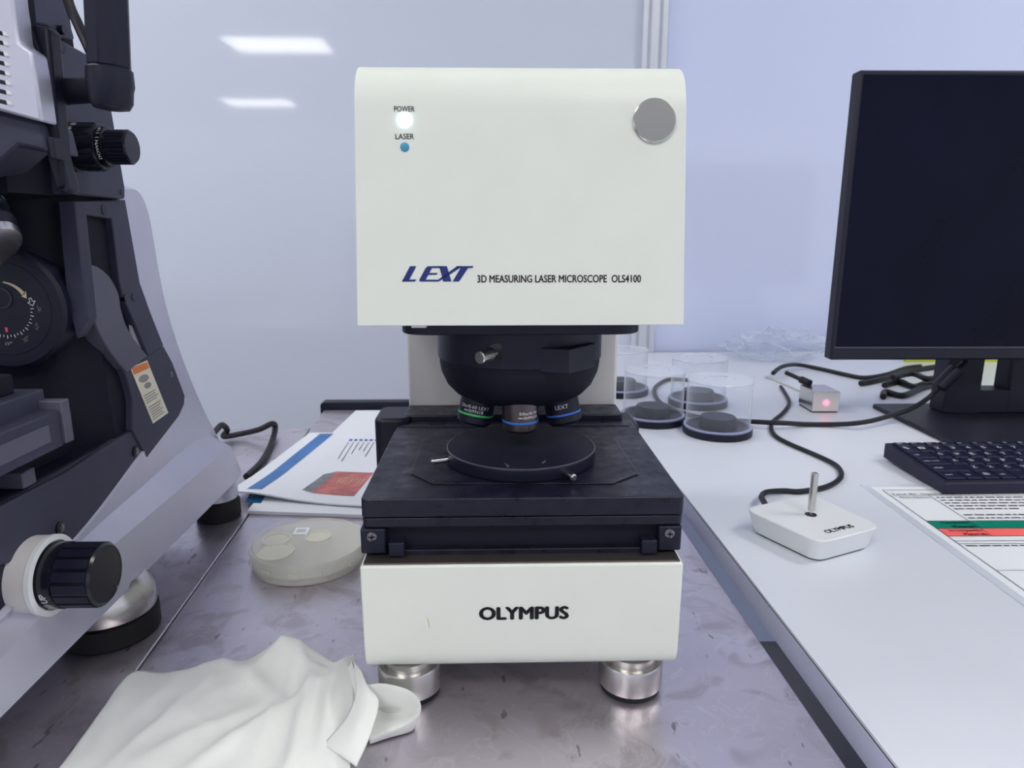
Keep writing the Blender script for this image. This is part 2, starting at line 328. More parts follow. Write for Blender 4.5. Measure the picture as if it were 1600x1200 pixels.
# nosepiece
TY = .502
obj('mounting_plate', MB().prism(rnd([(XC-.077, .436, .2345), (XC+.079, .436, .2345), (XC+.079, .58, .2345), (XC-.077, .58, .2345)], .02, 8), (0, 0, .0095)), 'black', LM, bevel=.001)
obj('mount_tab', MB().box(-.052, -.043, .428, .436, .2405, .2437), 'white_plastic', LM)
ring = obj('nosepiece_ring', MB().lathe([(.0580, .2100), (.0597, .2108), (.0597, .2345)], (XC+.002, TY, 0), seg=72), 'black', LM)
tur = obj('nosepiece_turret', MB().lathe([(.030, .180), (.040, .1805), (.0475, .1845), (.0535, .191), (.0575, .200), (.0585, .206), (.0588, .2105)], (XC+.002, TY, 0), seg=72), 'black_matte', LM)
c = aty(772, 552, TY-.0575); ax = V((-.62, -.78, -.06))
kn = obj('clamp_screw', MB().lathe([(.0024, -.004), (.0024, .004), (.0042, .0042), (.0042, .0145), (.0036, .0152)], c, ax, 24), 'aluminium', ring)
obj('screw_socket', MB().lathe([(.0065, -.008), (.0065, .0012), (.005, .0014)], c-ax.normalized()*.001+V((.001, 0, 0)), (0, -1, 0), 24), 'black_gloss', ring)
ca = aty(889, 560, .437); d1 = V((-.80, .30, 0)).normalized(); d2 = V((.62, .78, 0)).normalized()
bx = [ca, ca+d2*.034, ca+d2*.034+d1*.020, ca+d1*.020]
obj('slider_block', MB().prism([V((p.x, p.y, .2085)) for p in bx], (0, 0, .0165)), 'black', ring, bevel=.0007)
def objective(ang, tilt, ringm, texts, bodym):
    e = V((math.sin(ang), -math.cos(ang), 0)); c0 = V((XC+.0015, TY, 0))+e*.0335; ax = (V((0, 0, -1))+e*math.tan(tilt)).normalized()
    o0 = c0+V((0, 0, .1815)); L = .0195
    r = .0126
    b = obj('objective', MB().lathe([(r-.0004, -.006), (r, 0), (r, L-.0055), (r-.0003, L-.0022), (r-.0022, L-.0004), (r-.005, L)], o0, ax, 48), bodym, LM)
    obj('colour_ring', MB().lathe([(r, L-.0088), (r+.00025, L-.0086), (r+.00025, L-.0074), (r, L-.0072)], o0, ax, 48), ringm, b)
    obj('lens', MB().lathe([(.0062, L-.0003), (.006, L+.0003)], o0, ax, 24), 'black_gloss', b)
    for s, a0, a1, h0, h1 in texts:
        wrap_text('lettering', s, 'print_white', b, o0, ax, (0, -1, 0), -a0, -a1, r+.0001, h1, h0)
objective(math.radians(-62), math.radians(13), 'green_ring', [('20x/0.60 LEXT', -1.0, .75, .0046, .0068), ('\u221e/0/FN18', -.75, .40, .0076, .0098)], 'black')
objective(0, 0, 'blue_ring', [('50x/0.95', -.1, 1.05, .0034, .0054), ('\u221e/0/FN18', -.15, 1.05, .0064, .0084)], 'gunmetal')
objective(math.radians(62), math.radians(13), 'blue_ring', [('LEXT', -.45, .30, .0040, .0068)], 'black')
# stage
SF = .397; SZ = .1400; xl, xr = XC-.0985, XC+.1005
def rbox(mb, x0, x1, y0, y1, z0, z1, r): return mb.prism(rnd([(x0, y0, z0), (x1, y0, z0), (x1, y1, z0), (x0, y1, z0)], r, 4), (0, 0, z1-z0))
st = obj('stage', rbox(MB(), xl, xr, SF, .575, .1278, SZ, .004), 'stage_black', LM, bevel=.0008)
obj('stage_plate', rbox(MB(), xl+.0003, xr-.0003, SF+.0006, .575, .1212, .1272, .004), 'stage_black', LM, bevel=.0005)
obj('stage_carriage', MB().box(xl-.001, xr-.001, SF+.006, .575, .1045, .1206), 'black_matte', LM, bevel=.001)
for a, b in ((xl-.001, xl+.0145), (xr-.0155, xr-.001)):
    e = obj('carriage_end', rbox(MB(), a, b, SF-.001, SF+.02, .1045, .1206, .002), 'black', LM, bevel=.0008)
    c = V(((a+b)/2+(-.0005), SF-.001, .1160))
    s_ = obj('screw', MB().lathe([(.0031, -.001), (.0031, .0005), (.0022, .0011)], c, (0, -1, 0), 20), 'chrome_dark', e)
    obj('screw_slot', MB().box(c.x-.0018, c.x+.0018, c.y-.0013, c.y-.0010, c.z-.0004, c.z+.0004).box(c.x-.0004, c.x+.0004, c.y-.0013, c.y-.0010, c.z-.0018, c.z+.0018), 'black_gloss', s_)
obj('front_rail', MB().box(xl+.016, xr-.0165, SF+.0005, SF+.012, .0985, .1062), 'stage_black', LM, bevel=.0006)
obj('rail_edge', MB().box(xl+.026, xr-.027, SF+.0002, SF+.002, .1056, .1064), 'chrome_dark', LM)
for a in (xl+.0165, xr-.0262):
    obj('rail_clip', MB().box(a, a+.0095, SF-.0035, SF+.008, .1035, .1125), 'black', LM, bevel=.0006)
    obj('clip_foot', MB().box(a, a+.0095, SF-.0015, SF+.008, .0985, .1035), 'black_matte', LM, bevel=.0004)
obj('rear_bridge', rbox(MB(), xl+.004, XC+.0935, .572, .608, .105, .1452, .003), 'stage_black', LM, bevel=.001)
obj('side_drive', rbox(MB(), xl-.020, xl+.01, .562, .606, .085, .1450, .008), 'black', LM, bevel=.003)
obj('side_drive', rbox(MB(), xr-.01, xr+.006, .560, .606, .085, .1385, .006), 'black', LM, bevel=.003)
obj('stage_rear_strip', rbox(MB(), xl+.004, xr-.004, .553, .569, SZ, SZ+.0005, .002), 'stage_black', LM)
oct_ = [atz(x, y, SZ) for x, y in ((676, 757), (957, 757), (997, 742), (960, 686), (934, 680), (690, 680), (662, 686), (642, 741))]
oc = sum(oct_, V())/8
obj('stage_insert_gap', MB().prism([oc+(p-oc)*1.012+V((0, 0, .00005)) for p in oct_], (0, 0, .0002)), 'black_gloss', LM)
ins = obj('stage_insert', MB().prism([p+V((0, 0, .0001)) for p in oct_], (0, 0, .0008)), 'stage_black', LM, bevel=.0003)
dc = V((XC+.002, .4712, SZ+.0008))
dk = obj('sample_disc', MB().lathe([(.0515, 0), (.0525, .0012), (.0528, .002), (.0528, .0088), (.0522, .0096), (.051, .0096)], dc, seg=96), 'black', LM)
obj('disc_rim', MB().lathe([(.0523, .0093), (.0527, .0096), (.0522, .0099), (.0518, .0096)], dc, seg=96, cap=False), 'mid_grey', dk)
for p0, p1 in (((708, 716.5), (673, 721)), ((876, 734.5), (898, 747))):
    a = atz(*p0, SZ+.0055); b = atz(*p1, SZ+.0055); obj('disc_pin', MB().lathe([(.0023, 0), (.0023, (b-a).length-.0012), (.0014, (b-a).length-.001), (.0014, (b-a).length)], a, b-a, 20), 'steel_pin', dk)
sm = MB()
for pts in (((783, 716), (787, 722), (797, 728), (793, 731)), ((846, 722), (852, 719), (853, 722), (848, 725))):
    sm.quad(*[atz(x, y, SZ+.01055) for x, y in pts])
obj('dried_smear', sm, 'mid_grey', dk, doubled=True)

# ------------------------------------------------------------------ large silver and black microscope on the left
XS = -.28
DM = thing('digital_microscope', 'large silver and black microscope cut off by the left edge', 'microscope', (-.40, .52, 0))
def side(pts, x1, x0, r=0.): # outline given on the plane X = x1, extruded back to x0
    P = [atx(a, b, x1) for a, b in pts]; P = rnd(P, r, 4) if r else P
    return MB().prism(P, (x0-x1, 0, 0))
back = rnd([(0, .535, .10), (0, .547, .332), (0, .578, .334), (0, .590, .316), (0, .600, .235), (0, .632, .167), (0, .683, .089), (0, .706, .050), (0, .700, .040), (0, .40, .040)], [0, .004, .012, .012, .05, .04, .02, .006, .004, 0], 5)
obj('frame', MB().loft([[(-.54, p.y, p.z) for p in back], [(-.2875, p.y, p.z) for p in back], [(-.2830, .60+(p.y-.60)*.985, .18+(p.z-.18)*.985) for p in back]]), 'silver_paint', DM, smooth=28)
la, lb_ = atx(335, 720, -.268), atx(187, 845, -.268)
def z2(y): return la.z+(y-la.y)*(lb_.z-la.z)/(lb_.y-la.y)
key_r = [V((y, zi, zr)) for y, zi, zr in ((.28, .080, .0745), (.36, .087, .081), (.45, .104, .094), (.53, .129, .100), (.605, .151, .106), (.64, .140, .105), (.672, .102, .097), (.700, .060, .057))]
rings = []
for k in spline(key_r, 6):
    y, zi, zr = k; zo = .037+.005*(y-.28)/.42; zm = min(z2(y), zr-.006)
    rings.append([(-.32, y, zi), (-.2830, y, zi), (-.2800, y, zi-.002), (-.2825, y, zr), (-.2690, y, zm), (-.2705, y, zo+.003), (-.276, y, zo), (-.32, y, zo)])
obj('base_arm', MB().loft(rings), 'silver_paint', DM, smooth=22)
obj('base_housing', MB().box(-.55, -.284, .283, .53, .042, .1475), 'black', DM, bevel=.004)
obj('side_panel', side([(-60, 822), (0, 792), (100, 741), (207, 672), (230, 715), (175, 779), (117, 845), (60, 868), (-60, 900)], -.2815, -.29), 'dark_grey', DM, bevel=.0015)
colp = [(-.55, .478), (-.318, .478), (-.300, .485), (-.2850, .505), (-.2850, .575), (-.55, .575)]
obj('column', MB().loft([[(x, y, .14) for x, y in colp], [(x, y-.012, .325) for x, y in colp]]), 'black_matte', DM, bevel=.001)
obj('column_edge', MB().prism([aty(x, y, .472) for x, y in ((90, 314), (117, 314), (137, 500), (120, 530), (104, 470))], (0, .012, 0)), 'dark_grey', DM, bevel=.001)
obj('upper_panel', side([(118, 314), (196, 312), (219, 442), (235, 487), (256, 540), (232, 557), (205, 492), (192, 462), (187, 440), (175, 342), (120, 334)], -.2800, -.287), 'dark_grey', DM, bevel=.0008)
obj('lower_panel', side([(180, 555), (200, 580), (232, 556), (256, 541), (270, 567), (289, 618), (288, 632), (280, 650), (230, 715), (207, 672), (207, 625), (198, 590)], -.2800, -.287), 'dark_grey', DM, bevel=.0008)
arm = spline([(0, *atx(a, b, -.278)[1:]) for a, b in ((131, 412), (152, 416), (172, 432), (186, 458), (191, 485), (203, 518), (232, 556))], 4)
arm2 = spline([(0, *atx(a, b, -.278)[1:]) for a, b in ((200, 582), (178, 556), (160, 527), (147, 497), (140, 465), (137, 440), (131, 414))], 4)
obj('swing_arm', MB().loft([[(-.290, p.y, p.z) for p in arm+arm2], [(-.2785, p.y, p.z) for p in arm+arm2]]), 'mid_grey', DM, bevel=.001)
for a, b, r in ((163, 328, .0036), (197, 465, .003), (209, 464, .003), (190, 301, .002), (117, 296, .0035), (98, 74, .0035), (100, 47, .0028)):
    x_ = -.2798 if b > 310 else -.2748
    obj('screw_hole', MB().lathe([(r, -.003), (r, .0003)], atx(a, b, x_), (1, 0, 0), 20), 'black_gloss', DM)
for a, b in ((212, 705), (266, 585), (94, 825)):
    h = obj('screw', MB().lathe([(.0042, -.003), (.0042, .0006), (.0034, .0007)], atx(a, b, -.281), (1, 0, 0), 24), 'black_gloss', DM)
    obj('screw_head', MB().lathe([(.0026, 0), (.0026, .0011), (.0012, .0016)], atx(a, b, -.281), (1, 0, 0), 16), 'chrome_dark', h)
# warning label
L4 = [atx(a, b, -.2798) for a, b in ((203, 574), (230, 563), (263, 645), (239, 662))]
wl = obj('warning_label', MB().quad(*L4), 'label_cream', DM, doubled=True)
def bil(u, v, e=.0003): return L4[0]*(1-u)*(1-v)+L4[1]*u*(1-v)+L4[2]*u*v+L4[3]*(1-u)*v+V((e, 0, 0))
def lq(mb, u0, u1, v0, v1): return mb.quad(bil(u0, v0), bil(u1, v0), bil(u1, v1), bil(u0, v1))
obj('label_header', lq(MB(), .05, .95, .02, .13), 'label_orange', wl, doubled=True)
lm_ = MB()
for k in range(11):
    if k in (4,): continue
    lq(lm_, .08, random.uniform(.7, .94), .50+k*.043, .515+k*.043)
obj('label_print', lm_, 'label_grey', wl, doubled=True)
pc = MB()
for u, v, ru, rv in ((.45, .25, .28, .06), (.5, .38, .2, .05)):
    pc.quad(*[bil(u+ru*math.cos(t*math.tau/14), v+rv*math.sin(t*math.tau/14)) for t in range(14)])
obj('label_pictogram', pc, 'label_grey', wl, doubled=True)
# feet
f = obj('foot', MB().lathe([(.033, .019), (.0335, .020), (.0335, .0345), (.027, .046), (.015, .047)], (-.2955, .484, 0), seg=64), 'aluminium', DM)
obj('rubber_pad', MB().lathe([(.032, 0), (.0345, .002), (.0345, .0175), (.031, .0185), (.031, .0195)], (-.2955, .484, 0), seg=64), 'rubber', f)
f = obj('foot', MB().lathe([(.0205, .022), (.021, .024), (.021, .037), (.015, .050), (.01, .051)], (-.297, .700, 0), seg=48), 'silver_paint', DM)
obj('rubber_pad', MB().lathe([(.0215, 0), (.0225, .002), (.0225, .018), (.019, .023)], (-.297, .700, 0), seg=48), 'rubber', f)
# coarse focus knob at the bottom
kq = atx(166, 897, -.238); kc = V((-.291, kq.y, kq.z))
obj('knob_collar', MB().lathe([(.031, -.002), (.031, .003), (.0295, .0045), (.0242, .0047)], kc, (1, 0, 0), 64), 'black', DM)
obj('knob_barrel', MB().lathe([(.0238, 0), (.0238, .0185), (.0232, .0192)], kc, (1, 0, 0), 64), 'column_paint', DM)
obj('knob_rim', MB().lathe([(.0238, .0190), (.0244, .0194), (.0244, .0222), (.0210, .0226), (.0206, .0212)], kc, (1, 0, 0), 64), 'white_plastic', DM)
kb_ = obj('focus_knob', MB().lathe([(.0196, .020), (.0200, .021), (.0200, .0305), (.0190, .0309), (.0190, .0518), (.0176, .0532), (.0170, .0526), (.0, .0526)], kc, (1, 0, 0), 64), 'black_gloss', DM)
for k in range(16):
    t = k*math.tau/16; e = V((0, math.cos(t), math.sin(t))); g = V((0, -math.sin(t), math.cos(t))); c = kc+e*.0190
    q4 = (g*.0030-e*.001, -g*.0030-e*.001, -g*.0028+e*.0004, g*.0028+e*.0004)
    obj('grip_rib', MB().loft([[c+V((h, 0, 0))+q for q in q4] for h in (.0315, .0512)]), 'black', kb_)
wrap_text('lettering', '))) UP', 'print_white', kb_, kc, (1, 0, 0), (0, -1, 0), .80, .12, .0202, .0294, .0244, bold=.02)
# zoom knob on the head
kq = atx(160, 230, -.255); uk = V((-.276, kq.y, kq.z))
k1 = obj('zoom_knob', MB().lathe([(.0135, -.002), (.0155, .0), (.0155, .0055), (.0148, .006), (.0148, .021), (.0142, .0225), (.0128, .0228)], uk, (1, 0, 0), 56), 'black_gloss', DM)
k2 = obj('fine_knob', MB().lathe([(.0122, .0225), (.0126, .0232), (.0126, .0262), (.0106, .0268), (.0104, .0395), (.0096, .0405), (0, .0405)], uk, (1, 0, 0), 56), 'black_gloss', DM)
for k in range(28):
    t = k*math.tau/28; e = V((0, math.cos(t), math.sin(t))); g = V((0, -math.sin(t), math.cos(t)))
    for kk, rr, h0, h1 in ((k1, .0148, .008, .020), (k2, .0105, .0275, .039)):
        if kk is k1 and k % 2: continue
        w_ = .0007; c = uk+e*rr
        obj('grip_rib', MB().loft([[c+V((h, 0, 0))+q for q in (g*w_-e*.001, -g*w_-e*.001, -g*w_+e*.0004, g*w_+e*.0004)] for h in (h0, h1)]), 'black', kk)
wrap_text('lettering', 'DOWN (((', 'print_white', k1, uk, (1, 0, 0), (0, -.8, .45), .45, -.70, .0150, .0098, .0066, bold=.02)
wrap_text('lettering', 'DOWN )  ( UP', 'print_white', k2, uk, (1, 0, 0), (0, -.8, .2), .95, -.85, .0128, .0259, .0234, bold=.012)
# head block
obj('head_side', side([(75, 41), (92, 60), (140, 86), (175, 172), (196, 294), (196, 311), (112, 304), (96, 190)], -.275, -.40), 'dark_grey', DM, bevel=.0015)
obj('head_side', side([(40, -60), (92, -60), (99, 0), (118, 62), (92, 60), (75, 41), (48, 36)], -.278, -.40), 'dark_grey', DM, bevel=.0015)
obj('head_rail', MB().prism([aty(x, y, .413) for x, y in ((30, 44), (48, 36), (75, 42), (86, 160), (92, 235), (108, 300), (96, 304), (88, 296), (70, 195), (52, 80))], (0, .012, 0)), 'black', DM, bevel=.002)
obj('head_rail', MB().prism([aty(x, y, .410) for x, y in ((18, -60), (38, -60), (48, 40), (62, 80), (84, 205), (97, 290), (88, 296), (60, 195), (40, 60), (26, 30))], (0, .006, 0)), 'black_matte', DM, bevel=.001)
obj('head_body', MB().prism([aty(x, y, .43) for x, y in ((-160, -60), (-30, -60), (-10, 60), (12, 300), (-160, 330))], (0, .08, 0)), 'black_matte', DM)
obj('head_lower', MB().prism([aty(x, y, .405) for x, y in ((-160, 175), (0, 176), (64, 192), (76, 238), (68, 236), (30, 227), (-10, 262), (-160, 300))], (0, .03, 0)), 'dark_grey', DM, bevel=.002)
obj('head_lock', MB().prism([aty(x, y, .404) for x, y in ((73, 213), (82, 214), (88, 249), (79, 247))], (0, .01, 0)), 'black', DM, bevel=.0006)
vc = obj('vent_cover', MB().prism([aty(x, y, .398) for x, y in ((-160, -60), (14, -60), (20, 0), (29, 66), (49, 80), (56, 120), (66, 191), (0, 173), (-160, 130))], (0, .014, 0)), 'silver_paint', DM, bevel=.0015)
for k, yy in enumerate((52, 67, 84, 99, 114, 129, 144, 160)):
    q = MB().prism([aty(x, y, .3978) for x, y in ((-50, yy-17), (3+k*.9, yy-3), (5+k*.9, yy+4), (-50, yy-10))], (0, .0004, 0)); obj('vent_slot', q, 'black_gloss', vc)
    q = MB().prism([aty(x, y, .3972) for x, y in ((3+k*.9, yy-4), (8+k*1.1, yy-2), (12+k*1.1, yy+4), (5+k*.9, yy+3))], (0, .0009, 0)); obj('vent_louvre', q, 'white_plastic', vc)
# hanging lever with cap
lx = .412
a = aty(163, -70, lx); b = aty(171, 106, lx)
lev = obj('lever', MB().lathe([(.0112, 0), (.0112, (b-a).length)], a, b-a, 8), 'black', DM, bevel=.0008, smooth=20)
b2 = aty(175, 170, lx); dd = (b2-b)
obj('lever_cap', MB().lathe([(.0105, 0), (.0116, .001), (.012, .009), (.0112, .012), (.0108, .018), (.009, .0212), (.005, .022)], b, dd, 40), 'black', lev)
obj('lever_arm', MB().lathe([(.007, 0), (.007, .045)], b+dd*.45+V((-.045, .02, 0)), (1, -.35, 0), 24), 'black_matte', lev)
obj('head_cable', MB().tube(spline([aty(96, -60, .43), aty(106, 0, .43), aty(122, 38, .428), aty(143, 84, .42)]), .0028), 'cable', DM)
# objective and tilt dial
oa = aty(-96, 312, .43); od = V((.64, -.12, -.76)).normalized()
tb = obj('objective', MB().lathe([(.030, -.03), (.030, .004), (.0275, .006), (.0275, .020), (.0255, .022), (.0255, .030), (.021, .036), (.017, .037)], oa, od, 56), 'black', DM)
obj('objective_tip', MB().lathe([(.0225, .0355), (.023, .036), (.0215, .0405), (.018, .041)], oa, od, 56), 'aluminium', tb)
obj('colour_ring', MB().lathe([(.0277, .013), (.0280, .0132), (.0280, .0165), (.0277, .0167)], oa, od, 56), 'teal_ring', tb)
obj('silver_band', MB().lathe([(.0302, -.004), (.0304, -.003), (.0304, .003), (.0300, .004)], oa, od, 56), 'chrome_dark', tb)
dcn = aty(8, 482, .4665)
dl = obj('tilt_dial', MB().lathe([(.0405, -.012), (.0405, .0), (.0385, .0022), (.0365, .0022), (.0362, .0012), (.031, .0012), (.0308, .0016), (.0, .0016)], dcn, (0, -1, 0), 80), 'black', DM)
obj('dial_hub', MB().lathe([(.007, .001), (.007, .0022), (.0055, .0022), (.005, .0010), (0, .001)], dcn+V((0, 0, .007)), (0, -1, 0), 40), 'black_gloss', dl)
def dp(t, r): return dcn+V((math.sin(t)*r*.75, -.0019, -math.cos(t)*r*.75))   # angle from straight down, towards the right
tk = MB()
for k in range(-3, 13):
    t = math.radians(k*7.5); l = .003 if k % 2 == 0 else .0016
    n_ = V((math.cos(t), 0, math.sin(t)))*.00025; tk.quad(dp(t, .0235)-n_, dp(t, .0235)+n_, dp(t, .0235+l)+n_, dp(t, .0235+l)-n_)
obj('dial_ticks', tk, 'print_white', dl, doubled=True)
for s, k in (('0\u00b0', 0), ('30\u00b0', 4), ('60\u00b0', 8), ('90\u00b0', 12)):
    t = math.radians(k*7.5); uxx = V((math.cos(t), 0, math.sin(t))); uyy = V((-math.sin(t), 0, math.cos(t))); p = dp(t, .0335)-uxx*.0023
    flat_text('dial_number', s, 'print_white', dl, p, uxx*.0046, uyy*.0032, bold=.02)
t = math.radians(0); n_ = V((.0009, 0, 0)); obj('dial_pointer', MB().quad(dp(0, .0165)-n_, dp(0, .0165)+n_, dp(0, .0205)+n_, dp(0, .0205)-n_), 'print_red', dl, doubled=True)
aw = MB(); A0, A1 = math.radians(172), math.radians(122)
for k in range(10):
    t0 = A0+(A1-A0)*k/10; t1 = A0+(A1-A0)*(k+1)/10; w0 = .0006+.0012*k/10; w1 = .0006+.0012*(k+1)/10
    aw.quad(dp(t0, .0235-w0), dp(t0, .0235+w0), dp(t1, .0235+w1), dp(t1, .0235-w1))
aw.quad(dp(A1+.06, .0272), dp(A1-.17, .0235), dp(A1+.0, .0205))
obj('dial_arrow', aw, 'print_cream', dl, doubled=True)
ao = MB(); pts = [dp(A1-.20, .0250), dp(A1-.20, .0272), dp(A1-.32, .0272), dp(A1-.32, .0296), dp(A1-.46, .0261), dp(A1-.32, .0226), dp(A1-.32, .0250)]
for i in range(7):
    a, b = pts[i], pts[(i+1) % 7]; g = (b-a).normalized().cross(V((0, 1, 0)))*.00022; ao.quad(a-g, b-g, b+g, a+g)
obj('dial_arrow', ao, 'print_white', dl, doubled=True)
# stage of the left microscope
p1 = atx(92, 640, -.264); p2 = atx(96, 690, -.264)
obj('stage', MB().box(-.5, -.264, .22, p1.y, p2.z-.003, p1.z), 'dark_grey', DM, bevel=.001)
obj('stage_inset', MB().box(-.2645, -.2635, .22, p1.y-.012, p2.z+.003, p1.z-.006), 'mid_grey', DM)
obj('stage_end', MB().box(-.30, -.2625, p1.y+.0006, p1.y+.0085, p2.z-.002, p1.z+.005), 'mid_grey', DM, bevel=.0006)
p3 = atx(68, 607, -.276); obj('stage_slide', MB().box(-.5, -.276, .22, p3.y, p3.z-.014, p3.z), 'dark_grey', DM, bevel=.001)
obj('stage_slide', MB().box(-.5, -.285, .22, p3.y-.012, p3.z, p3.z+.012), 'black_matte', DM, bevel=.001)
obj('stage_support', MB().box(-.5, -.30, .25, .48, .147, p2.z), 'black_matte', DM)
obj('stage_lock', MB().box(-.30, -.283, .398, .410, .148, .158), 'mid_grey', DM, bevel=.0008)
obj('rear_knob', MB().lathe([(.009, 0), (.009, .012), (.006, .016)], (-.30, .615, .205), (.25, 1, .05), 24), 'silver_paint', DM)
t = obj('cable', MB().tube(spline([atz(x, y, z) for x, y, z in ((322, 690, .03), (338, 672, .03), (347, 664, .03), (355, 672, .014), (350, 682, .006), (380, 677, .008), (405, 671, .016), (425, 662, .022), (430, 668, .012), (425, 690, .004), (410, 720, .004), (385, 745, .004))]), .0042), 'cable')
tag(t, 'black cable looping on the steel table behind the large microscope', 'cable')

# ------------------------------------------------------------------ things on the steel table
# brochures
def sheet(mb, pts, n=12, zf=None, th=.0006):   # pts: four px corners on z~; bilinear sheet
    q = [atz(x, y, z) for x, y, z in pts]; g = []
    for i in range(n+1):
        for j in range(n+1):
            u, v = i/n, j/n; p = q[0]*(1-u)*(1-v)+q[1]*u*(1-v)+q[2]*u*v+q[3]*(1-u)*v
            if zf: p = p+V((0, 0, zf(u, v)))
            g.append(p)
    b = len(mb.v); mb.v += g+[p-V((0, 0, th)) for p in g]; N = (n+1)**2
    for i in range(n):
        for j in range(n):
            a = b+i*(n+1)+j; mb.f.append((a, a+n+1, a+n+2, a+1)); mb.f.append((a+N, a+1+N, a+n+2+N, a+n+1+N))
    for i in range(n):
        for a, c in ((b+i, b+i+1), (b+n*(n+1)+i, b+n*(n+1)+i+1), (b+i*(n+1), b+(i+1)*(n+1)), (b+i*(n+1)+n, b+(i+1)*(n+1)+n)): mb.f.append((a, c, c+N, a+N))
    return mb
t = tag(obj('paper_sheet', sheet(MB(), ((556, 641, .0012), (660, 641, .0012), (645, 680, .0012), (515, 680, .0012))), 'paper'), 'plain white sheet lying behind the brochures', 'paper')
BR2 = ((478, 690, .004), (650, 690, .004), (615, 806, .004), (386, 798, .004))
t = thing('brochure', 'lower brochure of the pile, edges and dark blue corner showing', 'brochure', (-.2, .75, 0), 0, 'brochures beside the microscope')
obj('pages', sheet(MB(), BR2, th=.0036), 'paper', t)
obj('blue_band', sheet(MB(), ((392, 768, .0043), (418, 768, .0043), (408, 786, .0043), (383, 785, .0043)), 2, th=.0001), 'brochure_deep', t)
BR1 = ((484, 676, .0082), (650, 676, .0082), (610, 792, .0082), (356, 773, .0082))
def wav(u, v): return .0045*max(0, v-.72)/.28*math.exp(-((u-.10)/.22)**2)+.0012*math.sin(u*7)*v
t = thing('brochure', 'top brochure with blue band and red machine picture', 'brochure', (-.2, .8, 0), 0, 'brochures beside the microscope')
cv = obj('cover', sheet(MB(), BR1, 20, wav, .0018), 'paper', t)
q1 = [atz(x, y, z) for x, y, z in BR1]
def on_br(u, v, e=.0003): return q1[0]*(1-u)*(1-v)+q1[1]*u*(1-v)+q1[2]*u*v+q1[3]*(1-u)*v+V((0, 0, wav(u, v)+e))
def inv_br(px, py):
    bu, bv = .5, .5; P = atz(px, py, .0092)
    for _ in range(30):
        p = on_br(bu, bv); du = (on_br(bu+.01, bv)-p)/.01; dv = (on_br(bu, bv+.01)-p)/.01; r = P-p
        det = du.x*dv.y-du.y*dv.x; bu += (r.x*dv.y-r.y*dv.x)/det; bv += (du.x*r.y-du.y*r.x)/det
    return bu, bv
def br_poly(name, pts, m):
    uv = [inv_br(*p) for p in pts]; mb = MB(); n = 10
    for i in range(n):       # quad patch subdivided so that it follows the cover
        for j in range(n):
            def P(s, r): 
                a = [uv[k] for k in range(4)]; U_ = a[0][0]*(1-s)*(1-r)+a[1][0]*s*(1-r)+a[2][0]*s*r+a[3][0]*(1-s)*r; W_ = a[0][1]*(1-s)*(1-r)+a[1][1]*s*(1-r)+a[2][1]*s*r+a[3][1]*(1-s)*r
                return on_br(U_, W_)
            mb.quad(P(i/n, j/n), P((i+1)/n, j/n), P((i+1)/n, (j+1)/n), P(i/n, (j+1)/n))
    return obj(name, mb, m, cv, doubled=True)
br_poly('blue_band', ((500, 677), (521, 677), (409, 769), (386, 769)), 'brochure_blue')
br_poly('picture', ((527, 735), (584, 737), (553, 773), (487, 769)), 'photo_red')
br_poly('picture', ((506, 740), (527, 735), (487, 769), (472, 765)), 'photo_grey')
br_poly('picture', ((533, 742), (572, 746), (560, 758), (520, 752)), 'photo_olive')
for k in range(6):
    x = 546+k*8.0; br_poly('bullet', ((x, 685.5), (x+5, 685.5), (x+4, 688), (x-1, 688)), 'print_blue'); l = (26, 30, 18, 12, 14, 22)[k]
    br_poly('text_line', ((x-2, 690), (x-1, 690), (x-1-l*.62, 690+l), (x-2.4-l*.62, 690+l)), 'print_dark')
# clear round box
DCX, DCY, DR = -.1735, .597, .0525
t = thing('plastic_box', 'round frosted clear plastic sample box on the steel table', 'box', (DCX, DCY, 0))
o_ = (DCX, DCY, 0)
obj('tray', MB().lathe([(.049, 0), (.0505, .0008), (.0508, .009), (.0495, .009), (.0490, .0015), (0, .0012)], o_, seg=72), 'frosted', t)
obj('lid', MB().lathe([(.0515, .0075), (.0522, .0078), (DR, .0175), (.0515, .0195), (.0500, .0195), (.049, .0182), (.02, .0182), (0, .0182)], o_, seg=72), 'frosted', t)
for k in range(12):
    t_ = k*math.tau/12; e = V((math.cos(t_), math.sin(t_), 0)); g = V((-e.y, e.x, 0)); c = V(o_)+e*.0520
    obj('lid_rib', MB().loft([[c+g*.004+V((0, 0, z)), c-g*.004+V((0, 0, z)), c-g*.004+e*.0012+V((0, 0, z)), c+g*.004+e*.0012+V((0, 0, z))] for z in (.0078, .0125)]), 'frosted', t)
for px, py, r in ((430, 862, .0165), (432, 843, .013), (497, 838, .012)):
    c = atz(px, py, .0188); obj('moulded_ring', MB().lathe([(r, -.0004), (r, .0005), (r-.0012, .0005), (r-.0012, -.0004)], c, seg=40, cap=False), 'frosted_disc', t)
    obj('pad', MB().lathe([(r-.0014, -.0010), (r-.0014, -.0002), (0, -.0002)], c, seg=40), 'frosted_disc', t)
c = atz(471, 830, .0188); sk = obj('sticker', MB().box(c.x-.007, c.x+.007, c.y-.0075, c.y+.0075, c.z-.0002, c.z+.0003), 'paper', t)
bb = MB()
for k in range(4): bb.box(c.x-.004+k*.0022, c.x-.003+k*.0022, c.y-.003, c.y+.004, c.z+.0003, c.z+.0004)
obj('sticker_marks', bb, 'label_grey', sk)
